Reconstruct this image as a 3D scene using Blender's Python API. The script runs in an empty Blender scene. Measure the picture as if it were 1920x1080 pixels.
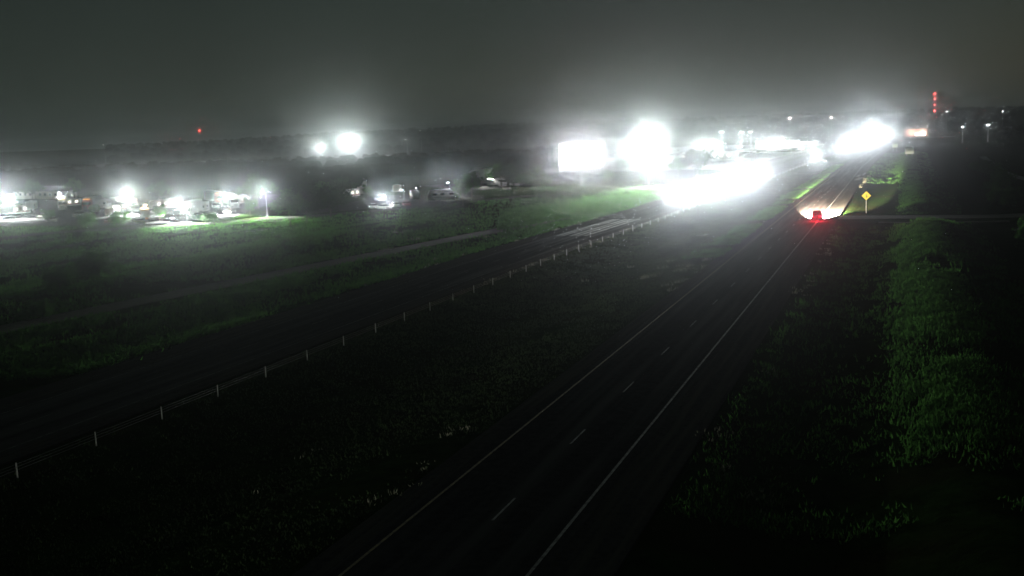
import bpy, math, random
from mathutils import Vector, Matrix
rnd = random.Random(7)

# ------------------------------------------------------------------ camera
F = 1950.0                      # focal length in photo pixels
ROLL = math.radians(2.2)
H = 17.4                        # camera height on its pole
Fw = Vector((724, 310, -F)).normalized()
hd = Vector((math.cos(ROLL), math.sin(ROLL), 0))
Up = hd.cross(Fw).normalized()
if Up.y < 0:
    Up = -Up
R = Matrix((Fw.cross(Up), Fw, Up))
S = bpy.context.scene
C = S.collection
cam = bpy.data.objects.new('camera', bpy.data.cameras.new('camera'))
C.objects.link(cam)
S.camera = cam
cam.data.sensor_width = 36
cam.data.lens = 36 * F / 1920
cam.data.clip_end = 30000
cam.matrix_world = Matrix.Translation((0, 0, H)) @ R.to_4x4()

# ------------------------------------------------------------------ night sky, exposure
S.view_settings.view_transform = 'Standard'
S.view_settings.look = 'None'
S.view_settings.gamma = 1
S.view_settings.exposure = 0
w = bpy.data.worlds.new('World')
S.world = w
w.use_nodes = True
nt = w.node_tree
bg = nt.nodes['Background']
sky = nt.nodes.new('ShaderNodeTexSky')
sky.sky_type = 'NISHITA'
sky.sun_disc = False
sky.sun_elevation = math.radians(-4)
sky.sun_rotation = math.radians(20)
nz = nt.nodes.new('ShaderNodeTexNoise')
nz.inputs['Scale'].default_value = 2.2
nz.inputs['Detail'].default_value = 4
tc = nt.nodes.new('ShaderNodeTexCoord')
nt.links.new(tc.outputs['Generated'], nz.inputs['Vector'])
cr = nt.nodes.new('ShaderNodeMapRange')
cr.inputs['From Min'].default_value = .3
cr.inputs['From Max'].default_value = .7
cr.inputs['To Min'].default_value = .72
cr.inputs['To Max'].default_value = 1.25
nt.links.new(nz.outputs['Fac'], cr.inputs['Value'])
cloud = nt.nodes.new('ShaderNodeMix')              # low overcast carries the town's glow
cloud.data_type = 'RGBA'
cloud.blend_type = 'MULTIPLY'
cloud.inputs[0].default_value = 1
cloud.inputs[6].default_value = (.27, .40, .345, 1)
sep = nt.nodes.new('ShaderNodeSeparateXYZ')
nt.links.new(tc.outputs['Generated'], sep.inputs[0])
hz_ = nt.nodes.new('ShaderNodeMath')             # town glow: the overcast brightens towards the horizon
hz_.operation = 'MULTIPLY'
hz_.inputs[1].default_value = -9
mz_ = nt.nodes.new('ShaderNodeMath')
mz_.operation = 'MAXIMUM'
mz_.inputs[1].default_value = 0
nt.links.new(sep.outputs[2], mz_.inputs[0])
nt.links.new(mz_.outputs[0], hz_.inputs[0])
ex_ = nt.nodes.new('ShaderNodeMath')
ex_.operation = 'EXPONENT'
nt.links.new(hz_.outputs[0], ex_.inputs[0])
ma_ = nt.nodes.new('ShaderNodeMath')
ma_.operation = 'MULTIPLY_ADD'
ma_.inputs[1].default_value = .75
ma_.inputs[2].default_value = .66
ma_.use_clamp = False
nt.links.new(ex_.outputs[0], ma_.inputs[0])
mu_ = nt.nodes.new('ShaderNodeMath')
mu_.operation = 'MULTIPLY'
nt.links.new(ma_.outputs[0], mu_.inputs[0])
nt.links.new(cr.outputs[0], mu_.inputs[1])
nt.links.new(mu_.outputs[0], cloud.inputs[7])
add = nt.nodes.new('ShaderNodeMix')
add.data_type = 'RGBA'
add.blend_type = 'ADD'
add.inputs[0].default_value = 1
nt.links.new(cloud.outputs[2], add.inputs[6])
nt.links.new(sky.outputs[0], add.inputs[7])
nt.links.new(add.outputs[2], bg.inputs[0])
bg.inputs[1].default_value = .07
cy = S.cycles
cy.max_bounces = 3
cy.diffuse_bounces = 0
cy.glossy_bounces = 0
cy.transmission_bounces = 2
cy.volume_bounces = 0
cy.transparent_max_bounces = 8
cy.sample_clamp_indirect = 3
cy.denoising_input_passes = 'RGB_ALBEDO'

GLOW = 1.0      # overall strength of the lamps
HAZE_D, HAZE_G = .00016, .97


def ray(px, py):
    return R @ Vector((px - 960, 540 - py, -F))


def G(px, py, z=0.0):
    """the place on the ground seen at a pixel of the photograph"""
    d = ray(px, py)
    t = (z - H) / d.z
    return Vector((d.x * t, d.y * t, z))


def AT(px, py, Y):
    d = ray(px, py)
    t = Y / d.y
    return Vector((d.x * t, Y, H + d.z * t))


def lerp_tab(tab, y):
    if y <= tab[0][0]:
        return tab[0][1]
    for (a, b), (c, d) in zip(tab, tab[1:]):
        if y <= c:
            return b + (d - b) * (y - a) / (c - a)
    return tab[-1][1]


WBT = [(-100, 0), (150, 0), (200, 2), (256, 3), (350, 5), (500, 8), (700, 13), (900, 18), (1200, 26), (2000, 46), (3500, 80)]
EBT = [(-100, 0), (450, 0), (600, 2), (900, 9), (1200, 16), (2000, 36), (3500, 70)]
wb = lambda y: lerp_tab(WBT, y)
eb = lambda y: lerp_tab(EBT, y)


# ------------------------------------------------------------------ materials
def nmat(name, c1, c2=None, rough=.9, scale=1.0, detail=5, spec=.3, c3=None, scale2=None, metal=0.0, bump=0.0):
    m = bpy.data.materials.new(name)
    m.use_nodes = True
    n = m.node_tree
    b = n.nodes['Principled BSDF']
    b.inputs['Roughness'].default_value = rough
    b.inputs['Specular IOR Level'].default_value = spec
    b.inputs['Metallic'].default_value = metal
    if c2 is None:
        c2 = tuple(x * .75 for x in c1)
    t = n.nodes.new('ShaderNodeTexCoord')
    x = n.nodes.new('ShaderNodeTexNoise')
    x.inputs['Scale'].default_value = scale
    x.inputs['Detail'].default_value = detail
    x.inputs['Roughness'].default_value = .65
    n.links.new(t.outputs['Object'], x.inputs['Vector'])
    r = n.nodes.new('ShaderNodeValToRGB')
    r.color_ramp.elements[0].position = .36
    r.color_ramp.elements[1].position = .64
    r.color_ramp.elements[0].color = (*c2, 1)
    r.color_ramp.elements[1].color = (*c1, 1)
    n.links.new(x.outputs['Fac'], r.inputs[0])
    out = r.outputs[0]
    if c3 is not None:
        y = n.nodes.new('ShaderNodeTexNoise')
        y.inputs['Scale'].default_value = scale2
        y.inputs['Detail'].default_value = 3
        if 'asphalt' in name:                         # wear runs along the wheel paths
            mp_ = n.nodes.new('ShaderNodeMapping')
            mp_.inputs['Scale'].default_value = (7, .22, 1)
            n.links.new(t.outputs['Object'], mp_.inputs['Vector'])
            n.links.new(mp_.outputs[0], y.inputs['Vector'])
        else:
            n.links.new(t.outputs['Object'], y.inputs['Vector'])
        r2 = n.nodes.new('ShaderNodeValToRGB')
        r2.color_ramp.elements[0].position = .45
        r2.color_ramp.elements[1].position = .66
        n.links.new(y.outputs['Fac'], r2.inputs[0])
        mx = n.nodes.new('ShaderNodeMix')
        mx.data_type = 'RGBA'
        n.links.new(r2.outputs[0], mx.inputs[0])
        n.links.new(out, mx.inputs[6])
        mx.inputs[7].default_value = (*c3, 1)
        out = mx.outputs[2]
    n.links.new(out, b.inputs['Base Color'])
    if bump:
        bp = n.nodes.new('ShaderNodeBump')
        bp.inputs['Strength'].default_value = bump
        bp.inputs['Distance'].default_value = .3
        n.links.new(x.outputs['Fac'], bp.inputs['Height'])
        n.links.new(bp.outputs[0], b.inputs['Normal'])
    return m


def emat(name, col, strength, base=(.8, .8, .8)):
    m = bpy.data.materials.new(name)
    m.use_nodes = True
    b = m.node_tree.nodes['Principled BSDF']
    b.inputs['Base Color'].default_value = (*base, 1)
    b.inputs['Emission Color'].default_value = (*col, 1)
    b.inputs['Emission Strength'].default_value = strength
    m.cycles.emission_sampling = 'NONE'
    return m


M = {}
M['ground'] = nmat('ground', (.02, .045, .011), (.008, .018, .005), scale=.55, detail=10, c3=(.022, .024, .01), scale2=.09, bump=1.0, spec=0)
M['asphalt'] = nmat('asphalt', (.05, .049, .05), (.03, .03, .031), rough=.95, scale=1.7, detail=9, spec=0, c3=(.08, .078, .076), scale2=.12)
M['shoulder'] = nmat('shoulder_asphalt', (.06, .058, .055), (.036, .035, .034), rough=.95, scale=2.5, detail=9, spec=0, c3=(.075, .072, .06), scale2=.3)
M['concrete'] = nmat('concrete', (.3, .3, .28), (.2, .2, .185), spec=.1, scale=.8, detail=8, c3=(.16, .16, .15), scale2=.2)
M['dirt'] = nmat('dirt', (.13, .12, .085), (.06, .065, .04), scale=1.4, detail=8)
M['white_line'] = nmat('white_paint', (.34, .34, .32), (.08, .08, .078), scale=3, detail=8, spec=.4)
M['worn_line'] = nmat('worn_paint', (.19, .19, .17), (.06, .06, .055), scale=2, detail=8, spec=0)
M['yellow_line'] = nmat('yellow_paint', (.24, .19, .07), (.06, .05, .03), scale=3, detail=8)
M['leaf'] = nmat('leaves', (.06, .16, .03), (.022, .06, .014), scale=.6, detail=4)
M['leaf_dark'] = nmat('dark_leaves', (.03, .07, .02), (.012, .028, .01), scale=.5, detail=4)
M['woods'] = nmat('woods', (.018, .034, .014), (.014, .026, .011), scale=.02, detail=2, spec=0)
M['bark'] = nmat('bark', (.11, .09, .07), (.05, .04, .03), scale=6)
M['blade'] = nmat('grass_blades', (.09, .24, .045), (.03, .09, .018), scale=.5, detail=4)
M['blade_dry'] = nmat('dry_grass', (.13, .19, .075), (.05, .09, .03), scale=.4, detail=4)
M['blade_dull'] = nmat('mown_grass_blades', (.06, .095, .035), (.025, .042, .018), scale=.25, detail=6)
M['weed'] = nmat('pale_weeds', (.38, .38, .26), (.15, .17, .1), scale=.8)
for k_ in ('blade', 'blade_dry', 'blade_dull', 'weed', 'leaf'):      # thin leaves let light through
    n_ = M[k_].node_tree
    b_ = n_.nodes['Principled BSDF']
    tr_ = n_.nodes.new('ShaderNodeBsdfTranslucent')
    n_.links.new(b_.inputs['Base Color'].links[0].from_socket, tr_.inputs[0])
    mx_ = n_.nodes.new('ShaderNodeMixShader')
    mx_.inputs[0].default_value = .5
    n_.links.new(b_.outputs[0], mx_.inputs[1])
    n_.links.new(tr_.outputs[0], mx_.inputs[2])
    n_.links.new(mx_.outputs[0], n_.nodes['Material Output'].inputs[0])
M['white'] = nmat('white_enamel', (.78, .78, .76), (.6, .6, .58), rough=.4, scale=.7, spec=.5)
M['cream'] = nmat('cream_siding', (.6, .58, .48), (.45, .43, .36), rough=.6, scale=.8)
M['silver'] = nmat('silver_panel', (.55, .56, .58), (.4, .41, .43), rough=.35, scale=1, metal=.3, spec=.5)
M['grey'] = nmat('grey_paint', (.25, .26, .27), (.17, .18, .18), rough=.5, scale=1, spec=.5)
M['darkblue'] = nmat('dark_blue_paint', (.03, .05, .16), (.02, .03, .09), rough=.35, scale=1, spec=.5)
M['red'] = nmat('red_paint', (.45, .04, .035), (.3, .03, .03), rough=.35, scale=1, spec=.5)
M['black'] = nmat('black_paint', (.02, .02, .022), (.012, .012, .012), rough=.35, scale=1, spec=.5)
M['rubber'] = nmat('rubber', (.02, .02, .02), (.01, .01, .01), scale=5)
M['glass'] = nmat('dark_window_glass', (.02, .025, .03), (.01, .012, .015), rough=.08, scale=1, spec=.8)
M['steel'] = nmat('galvanised_steel', (.42, .43, .43), (.28, .28, .28), rough=.5, scale=3, metal=.5)
M['wood'] = nmat('weathered_wood', (.22, .17, .12), (.12, .09, .06), scale=4)
M['brick'] = nmat('brick', (.32, .17, .12), (.22, .12, .09), scale=3)
M['roof'] = nmat('roof_shingle', (.12, .11, .11), (.07, .065, .065), scale=2)
M['green_tank'] = nmat('pale_green_paint', (.42, .6, .34), (.3, .45, .25), scale=1.5)
M['sign_yellow'] = nmat('yellow_sheeting', (.85, .68, .05), (.75, .58, .04), rough=.4, scale=4, spec=.5)
M['sign_green'] = nmat('pale_green_sheeting', (.5, .62, .5), (.4, .5, .4), rough=.4, scale=2)
M['orange'] = nmat('orange_paint', (.7, .28, .05), (.5, .2, .04), rough=.5, scale=2)
M['lamp'] = emat('lamp_lens', (.93, 1, .97), 60)
M['lamp_warm'] = emat('warm_lamp_lens', (1, .8, .5), 25)
M['head'] = emat('headlight_lens', (.93, .97, 1), 80)
M['headwarm'] = emat('warm_headlight_lens', (1, .9, .72), 30)
M['tail'] = emat('tail_light_lens', (1, .015, .05), 5)
M['beacon'] = emat('red_beacon', (1, .06, .06), 60)
M['beacon_pale'] = emat('pale_beacon', (1, .75, .75), 50)
M['amber'] = emat('amber_marker', (1, .5, .1), 12)
M['screen'] = emat('lit_sign_face', (1, .98, 1), 3.2)
M['litwin'] = emat('lit_window', (1, .92, .72), 4)
M['litwhite'] = emat('lit_soffit', (.95, 1, .97), 6)
sl = bpy.data.materials.new('post_sleeve')        # translucent white plastic sleeve of the barrier posts
sl.use_nodes = True
n_ = sl.node_tree
tr = n_.nodes.new('ShaderNodeBsdfTranslucent')
tr.inputs[0].default_value = (.85, .85, .78, 1)
df = n_.nodes.new('ShaderNodeBsdfDiffuse')
df.inputs[0].default_value = (.8, .8, .74, 1)
ms = n_.nodes.new('ShaderNodeMixShader')
ms.inputs[0].default_value = .5
n_.links.new(tr.outputs[0], ms.inputs[1])
n_.links.new(df.outputs[0], ms.inputs[2])
n_.links.new(ms.outputs[0], n_.nodes['Material Output'].inputs[0])
M['sleeve'] = sl


# ------------------------------------------------------------------ mesh helpers
class MB:
    def __init__(s):
        s.v, s.f = [], []

    def add(s, vs, fs):
        o = len(s.v)
        s.v += [tuple(p) for p in vs]
        s.f += [tuple(i + o for i in f) for f in fs]
        return s

    def box(s, c, d, rz=0, top=(1, 1), bev=0):
        cx, cy, cz = c
        hx, hy, hz = d[0] / 2, d[1] / 2, d[2] / 2
        vs = []
        cs, sn = math.cos(rz), math.sin(rz)
        for z, (tx, ty) in ((-hz, (1, 1)), (hz, top)):
            b = min(bev, hx * .9, hy * .9)
            ring = [(-hx, -hy), (hx, -hy), (hx, hy), (-hx, hy)] if not b else [(-hx + b, -hy), (hx - b, -hy), (hx, -hy + b), (hx, hy - b), (hx - b, hy), (-hx + b, hy), (-hx, hy - b), (-hx, -hy + b)]
            for x, y in ring:
                x, y = x * tx, y * ty
                vs.append((cx + x * cs - y * sn, cy + x * sn + y * cs, cz + z))
        n = len(vs) // 2
        fs = [tuple(range(n - 1, -1, -1)), tuple(range(n, 2 * n))]
        for i in range(n):
            j = (i + 1) % n
            fs.append((i, j, n + j, n + i))
        return s.add(vs, fs)

    def cyl(s, a, b, r0, r1=None, n=10):
        r1 = r0 if r1 is None else r1
        a, b = Vector(a), Vector(b)
        ax = (b - a).normalized()
        u = ax.orthogonal().normalized()
        v = ax.cross(u)
        vs = [a + (u * math.cos(t) + v * math.sin(t)) * r0 for t in [2 * math.pi * i / n for i in range(n)]]
        vs += [b + (u * math.cos(t) + v * math.sin(t)) * r1 for t in [2 * math.pi * i / n for i in range(n)]]
        fs = [tuple(range(n - 1, -1, -1)), tuple(range(n, 2 * n))] + [(i, (i + 1) % n, n + (i + 1) % n, n + i) for i in range(n)]
        return s.add(vs, fs)

    def prism(s, prof, x0, x1, inset=None):
        """profile in (y, z) run along x; INSET {index: how far that corner moves inward}"""
        n = len(prof)
        ins = inset or {}
        vs = [(x0 + ins.get(i, 0), y, z) for i, (y, z) in enumerate(prof)] + [(x1 - ins.get(i, 0), y, z) for i, (y, z) in enumerate(prof)]
        fs = [tuple(range(n)), tuple(range(2 * n - 1, n - 1, -1))] + [(i, n + i, n + (i + 1) % n, (i + 1) % n) for i in range(n)]
        return s.add(vs, fs)

    def blob(s, c, r, sq=1.0, rings=5, seg=8, jit=.25, rg=rnd):
        vs = [(c[0], c[1], c[2] - r * sq)]
        for i in range(1, rings):
            t = math.pi * i / rings
            for j in range(seg):
                k = r * (1 + rg.uniform(-jit, jit))
                a = 2 * math.pi * (j + .5 * (i % 2)) / seg
                vs.append((c[0] + k * math.sin(t) * math.cos(a), c[1] + k * math.sin(t) * math.sin(a), c[2] - k * sq * math.cos(t)))
        vs.append((c[0], c[1], c[2] + r * sq))
        fs = []
        for j in range(seg):
            fs.append((0, 1 + (j + 1) % seg, 1 + j))
            for i in range(rings - 2):
                a, b = 1 + i * seg, 1 + (i + 1) * seg
                fs.append((a + j, a + (j + 1) % seg, b + (j + 1) % seg, b + j))
            a = 1 + (rings - 2) * seg
            fs.append((a + j, a + (j + 1) % seg, len(vs) - 1))
        return s.add(vs, fs)

    def build(s, name, m, parent=None, smooth=False):
        me = bpy.data.meshes.new(name)
        me.from_pydata(s.v, [], s.f)
        me.update()
        me.materials.append(M[m] if isinstance(m, str) else m)
        if smooth:
            me.polygons.foreach_set('use_smooth', [True] * len(me.polygons))
        o = bpy.data.objects.new(name, me)
        C.objects.link(o)
        o.parent = parent
        return o


def thing(name, label, cat, loc=(0, 0, 0), rz=0.0, group=None):
    o = bpy.data.objects.new(name, None)
    C.objects.link(o)
    o.location = loc
    o.rotation_euler = (0, 0, rz)
    o['label'] = label
    o['category'] = cat
    if group:
        o['group'] = group
    return o


def tag(o, label, cat, group=None):
    o['label'] = label
    o['category'] = cat
    if group:
        o['group'] = group
    return o


def kind(o, k):
    o['kind'] = k
    return o


KIDS = {}


def copy_tree(o, parent=None):
    c = o.copy()
    C.objects.link(c)
    c.parent = parent
    for ch in list(o.children):
        copy_tree(ch, c)
    return c


def place(proto, loc, rz, label, group=None, used=set(), sc=None):
    o = proto if proto.name not in used else copy_tree(proto)
    used.add(proto.name)
    o.location = loc
    o.rotation_euler = (0, 0, rz)
    o['label'] = label
    if group:
        o['group'] = group
    if sc:
        o.scale = (sc, sc, sc)
    return o


def to_cam(p, tilt):
    """a lamp's aim from p towards the highway camera pole, tilted up by TILT degrees"""
    d = Vector((-p[0], -p[1], 0)).normalized()
    return Vector((d.x, d.y, math.tan(math.radians(tilt))))


def light(name, parent, loc, watts, col=(1, 1, 1), r=.25, spot=None, aim=(0, -1, 0), blend=.6):
    l = bpy.data.lights.new(name, 'SPOT' if spot else 'POINT')
    l.energy = watts * GLOW
    l.color = col
    l.shadow_soft_size = r
    if spot:
        l.spot_size = math.radians(spot)
        l.spot_blend = blend
    o = bpy.data.objects.new(name, l)
    o.location = loc
    o.rotation_euler = Vector(aim).to_track_quat('-Z', 'Y').to_euler()
    o.parent = parent
    C.objects.link(o)
    return o


# ------------------------------------------------------------------ ground
def sst(a, b, x):
    t = max(0, min(1, (x - a) / (b - a)))
    return t * t * (3 - 2 * t)


def hgt(x, y):
    h = 0.0
    xe, xw = x - eb(y), x - wb(y)
    # ditch and backslope right of the eastbound road, cut by the farm drive
    cut = 1 - sst(186, 194, y) * (1 - sst(216, 224, y))
    if xe > -10.4:
        h += (-.7 * sst(-10.4, -4.5, xe) + 2.1 * sst(-2.5, 4.5, xe) - 2.2 * sst(5.5, 13, xe)) * cut * (1 - .6 * sst(300, 700, y))
    # grassed median
    mid0, mid1 = -47 + wb(y), -22.8 + eb(y)
    if mid0 < x < mid1:
        h -= .8 * math.sin(math.pi * (x - mid0) / (mid1 - mid0)) ** 2
    if xw < -60.6:
        h -= .5 * sst(-60.6, -66, xw) * (1 - sst(-67, -73, xw)) * (1 - sst(200, 240, y))
        h += 1.0 * sst(-88, -96, x) * (1 - sst(-100, -112, x)) * (1 - sst(190, 215, y))
    # the valley on the left and the far ridge
    d = math.hypot(x, y)
    az = math.atan2(x, y)
    if d > 900:
        top = lerp_tab([(-.75, 38), (-.62, 47), (-.5, 56), (-.3, 62), (-.1, 60), (0, 48), (.12, 44), (.4, 44)], az)
        h += -6 * sst(900, 1500, d) * sst(-.06, -.14, az) + top * sst(2000, 4300, d)
        h += (3 * math.sin(x * .0031) + 2 * math.sin(x * .0087 + 1) + 1.5 * math.sin(x * .021 + y * .004)) * sst(2400, 4200, d)
    if 500 < d < 900 or d > 900:
        h += 0
    return h


def build_ground():
    xs = [-5200, -4600, -4000, -3500, -3000, -2600, -2200, -1900, -1600, -1400, -1200, -1000, -850, -700, -600, -500, -420, -350, -300, -260, -225, -200, -180, -160, -145, -130, -120, -114, -110, -106, -102, -98, -95, -92, -89, -86, -80, -76]
    x = -74.0
    while x < 20:
        xs.append(x)
        x += 1.5
    xs += [22, 26, 32, 40, 50, 65, 80, 100, 130, 170, 220, 280, 350, 450, 600, 800, 1000, 1300, 1700, 2200, 2800, 3500]
    ys = [-250, -100, 0]
    y = 10.0
    while y < 5200:
        ys.append(y)
        y += 5 if y < 260 else max(6, y * .03)
    b = MB()
    nx = len(xs)
    for y in ys:
        for x in xs:
            b.v.append((x, y, hgt(x, y)))
    for j in range(len(ys) - 1):
        for i in range(nx - 1):
            a = j * nx + i
            b.f.append((a, a + 1, a + nx + 1, a + nx))
    return kind(b.build('ground', 'ground', smooth=True), 'structure')


build_ground()


def ribbon(name, x0, x1, f, ya, yb, z, m, step=12, k='structure', thick=.1):
    """a road sheet with sides, following the lateral shift f(y)"""
    b = MB()
    y, rows = ya, []
    while True:
        rows.append(y)
        if y >= yb:
            break
        y = min(yb, y + (step if y < 500 else 60))
    for y in rows:
        s_ = f(y)
        b.v += [(x0 + s_, y, z - thick), (x0 + s_, y, z), (x1 + s_, y, z), (x1 + s_, y, z - thick)]
    for i in range(len(rows) - 1):
        a = 4 * i
        b.f += [(a, a + 1, a + 5, a + 4), (a + 1, a + 2, a + 6, a + 5), (a + 2, a + 3, a + 7, a + 6)]
    b.f += [(0, 3, 2, 1), (4 * len(rows) - 4, 4 * len(rows) - 3, 4 * len(rows) - 2, 4 * len(rows) - 1)]
    return kind(b.build(name, m), k)


RZ = .12
ribbon('eastbound_road', -21.6, -13.0, eb, -60, 3400, RZ, 'asphalt', thick=.5)
ribbon('eastbound_shoulder', -13.0, -10.3, eb, -60, 3400, RZ - .006, 'shoulder', thick=.5)
ribbon('eastbound_inner_shoulder', -22.9, -21.6, eb, -60, 3400, RZ - .006, 'shoulder', thick=.5)
ribbon('westbound_road', -57.5, -49.2, wb, -60, 3400, RZ, 'asphalt', thick=.5)
ribbon('westbound_shoulder', -60.6, -57.5, wb, -60, 3400, RZ - .006, 'shoulder', thick=.5)
ribbon('westbound_inner_shoulder', -49.2, -47.6, wb, -60, 3400, RZ - .006, 'shoulder', thick=.5)
for nm, x, f, m in (('edge_line', -13.6, eb, 'white_line'), ('median_edge_line', -20.95, eb, 'yellow_line'),
                    ('westbound_edge_line', -57.0, wb, 'worn_line'), ('westbound_median_edge_line', -49.7, wb, 'worn_line')):
    ribbon(nm, x - .075, x + .075, f, -60, 2200, RZ + .006, m, thick=.004)


def dashes(name, x, f, y0):
    b = MB()
    y = y0
    while y < 900:
        s_ = f(y)
        b.add([(x - .06 + s_, y, RZ + .006), (x + .06 + s_, y, RZ + .006), (x + .06 + f(y + 3.05), y + 3.05, RZ + .006), (x - .06 + f(y + 3.05), y + 3.05, RZ + .006)], [(0, 1, 2, 3)])
        y += 12.2
    return kind(b.build(name, 'worn_line' if f is wb else 'white_line'), 'structure')


dashes('lane_line', -17.15, eb, 42.2 - 12.2 * 6)
dashes('westbound_lane_line', -53.35, wb, 38 - 12.2 * 6)

# streaks of light on the westbound lanes, painted as pale strips
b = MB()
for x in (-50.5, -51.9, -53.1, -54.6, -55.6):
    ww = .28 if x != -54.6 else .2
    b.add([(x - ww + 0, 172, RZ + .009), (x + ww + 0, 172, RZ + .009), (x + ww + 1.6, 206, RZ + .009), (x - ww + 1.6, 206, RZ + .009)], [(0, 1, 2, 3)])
kind(b.build('light_streaks', 'concrete'), 'structure')
# headlight-lit pieces of the eastbound exit lane, the light painted as white patches
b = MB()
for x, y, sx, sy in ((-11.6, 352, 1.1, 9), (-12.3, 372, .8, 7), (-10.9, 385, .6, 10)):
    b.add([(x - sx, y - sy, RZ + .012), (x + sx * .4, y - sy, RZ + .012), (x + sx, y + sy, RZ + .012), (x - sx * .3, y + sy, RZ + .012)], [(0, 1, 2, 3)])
kind(b.build('lit_road_pieces', 'white_line'), 'structure')


def path(name, pts, width, z, m, thick=.25):
    b = MB()
    pts = [Vector((p[0], p[1], 0)) for p in pts]
    fine = []
    for i in range(len(pts) - 1):
        p0 = pts[max(0, i - 1)]
        p1, p2 = pts[i], pts[i + 1]
        p3 = pts[min(len(pts) - 1, i + 2)]
        for k in range(8):
            t = k / 8
            fine.append(.5 * ((2 * p1) + (p2 - p0) * t + (2 * p0 - 5 * p1 + 4 * p2 - p3) * t * t + (3 * p1 - p0 - 3 * p2 + p3) * t ** 3))
    fine.append(pts[-1])
    for i, p in enumerate(fine):
        d = (fine[min(i + 1, len(fine) - 1)] - fine[max(i - 1, 0)]).normalized()
        nrm = Vector((-d.y, d.x, 0)) * width / 2
        for q, zz in ((p - nrm, z - thick), (p - nrm, z), (p + nrm, z), (p + nrm, z - thick)):
            b.v.append((q.x, q.y, zz + max(0, hgt(p.x, p.y)) * (1 if abs(z) < 1 else 0)))
    for i in range(len(fine) - 1):
        a = 4 * i
        b.f += [(a, a + 1, a + 5, a + 4), (a + 1, a + 2, a + 6, a + 5), (a + 2, a + 3, a + 7, a + 6)]
    return kind(b.build(name, m), 'structure')


path('exit_ramp', [(-89, 30), (-87, 60), (-84.6, 84), (-82, 108), (-77.5, 140), (-73, 172), (-66.5, 215), (-61, 250), (-57.5, 290)], 4.6, .09, 'dirt')
FR = [G(-120, 470), G(60, 440), G(340, 423), G(500, 412), G(660, 399), G(860, 381), G(985, 368), G(1090, 362), G(1200, 353), G(1300, 336), (-62, 500), (-56, 700)]
path('frontage_road', FR, 6.5, .1, 'shoulder')
path('farm_drive', [(-11, 206), (0, 206), (16, 206), (40, 212), (90, 218)], 7, .08, 'dirt')
path('farm_drive_edge', [(-3, 194.6), (5, 194.2), (18, 195)], .8, .12, 'dirt')
path('gravel_track', [G(1843, 294), G(1862, 309), G(1885, 324), G(1925, 336), G(1960, 340)], 2.6, .1, 'concrete')
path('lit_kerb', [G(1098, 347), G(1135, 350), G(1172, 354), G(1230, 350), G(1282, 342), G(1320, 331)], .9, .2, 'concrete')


def slab(name, pts, z, m, thick=.3):
    n = len(pts)
    b = MB()
    b.add([(p[0], p[1], z) for p in pts] + [(p[0], p[1], z - thick) for p in pts], [tuple(range(n))] + [(i, n + i, n + (i + 1) % n, (i + 1) % n) for i in range(n)])
    return kind(b.build(name, m), 'structure')


slab('truck_lot_pavement', [G(-150, 430), G(0, 424), G(330, 421), G(430, 409), G(480, 392), (-205, 330), (-330, 330), G(-260, 428)], .13, 'asphalt')
slab('motel_lot_pavement', [(-143, 232), (-123, 257), (-112, 280), (-120, 300), (-160, 310), (-150, 262)], .16, 'shoulder')
slab('yard_pavement', [(-133, 330), (-118, 372), (-150, 410), (-175, 370)], .13, 'shoulder')
slab('station_forecourt', [(-190, 820), (-78, 800), (-62, 1020), (-90, 1150), (-260, 1120)], .14, 'concrete')
slab('plaza_pavement', [(-200, 480), (-70, 470), (-60, 760), (-220, 740)], .13, 'concrete')

# ------------------------------------------------------------------ haze
hz = bpy.data.materials.new('haze')
hz.use_nodes = True
n_ = hz.node_tree
n_.nodes.clear()
hz.cycles.volume_sampling = 'EQUIANGULAR'
oo = n_.nodes.new('ShaderNodeOutputMaterial')
vv = n_.nodes.new('ShaderNodeVolumePrincipled')
n_.links.new(vv.outputs[0], oo.inputs['Volume'])
vv.inputs['Density'].default_value = HAZE_D
vv.inputs['Anisotropy'].default_value = HAZE_G
vv.inputs['Color'].default_value = (.9, .96, .98, 1)
kind(MB().box((-850, 2450, 52), (9100, 5600, 130)).build('haze', hz), 'stuff')


# ------------------------------------------------------------------ grass and weeds (uncountable)
def grass(name, m, n, sampler, h0, h1, w0=.12, per=5, spread=.35, seed=1):
    rg = random.Random(seed)
    b = MB()
    V, Fc = b.v, b.f
    for _ in range(n):
        p = sampler(rg)
        if p is None:
            continue
        x, y = p
        z = hgt(x, y) - .03
        hh = rg.uniform(h0, h1) * min(1, .4 + y / 170)
        for _k in range(per):
            a = rg.uniform(0, 6.283)
            ox, oy = rg.gauss(0, spread), rg.gauss(0, spread)
            ww_ = w0 * min(1, .25 + y / 190)
            wx, wy = math.cos(a) * ww_, math.sin(a) * ww_
            lx, ly = rg.gauss(0, .3) * hh, rg.gauss(0, .3) * hh
            h = hh * rg.uniform(.6, 1.1)
            i = len(V)
            V += [(x + ox - wx, y + oy - wy, z), (x + ox + wx, y + oy + wy, z), (x + ox + lx, y + oy + ly, z + h)]
            Fc.append((i, i + 1, i + 2))
    return kind(b.build(name, m), 'stuff')


def pnoise(x, y):
    from mathutils import noise
    return 2.2 * noise.fractal((x * .16, y * .07, 3.1), 1.0, 2.0, 4) + rnd.gauss(0, .35)


def near_y(rg, a, b, p=1.7):
    return a + (b - a) * rg.random() ** p


def s_bank(rg):
    y = near_y(rg, 46, 650, 1.9)
    x = rg.gauss(2.9, 1.5) if rg.random() < .72 else rg.uniform(-9.8, 13)
    if x < -9.6 or 193 < y < 212 and x > -9 or 190 < y < 330 and x < .5 or 212 < y < 400 and rg.random() < .65 or pnoise(x, y) < -.35:
        return None
    return x + eb(y), y


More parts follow.
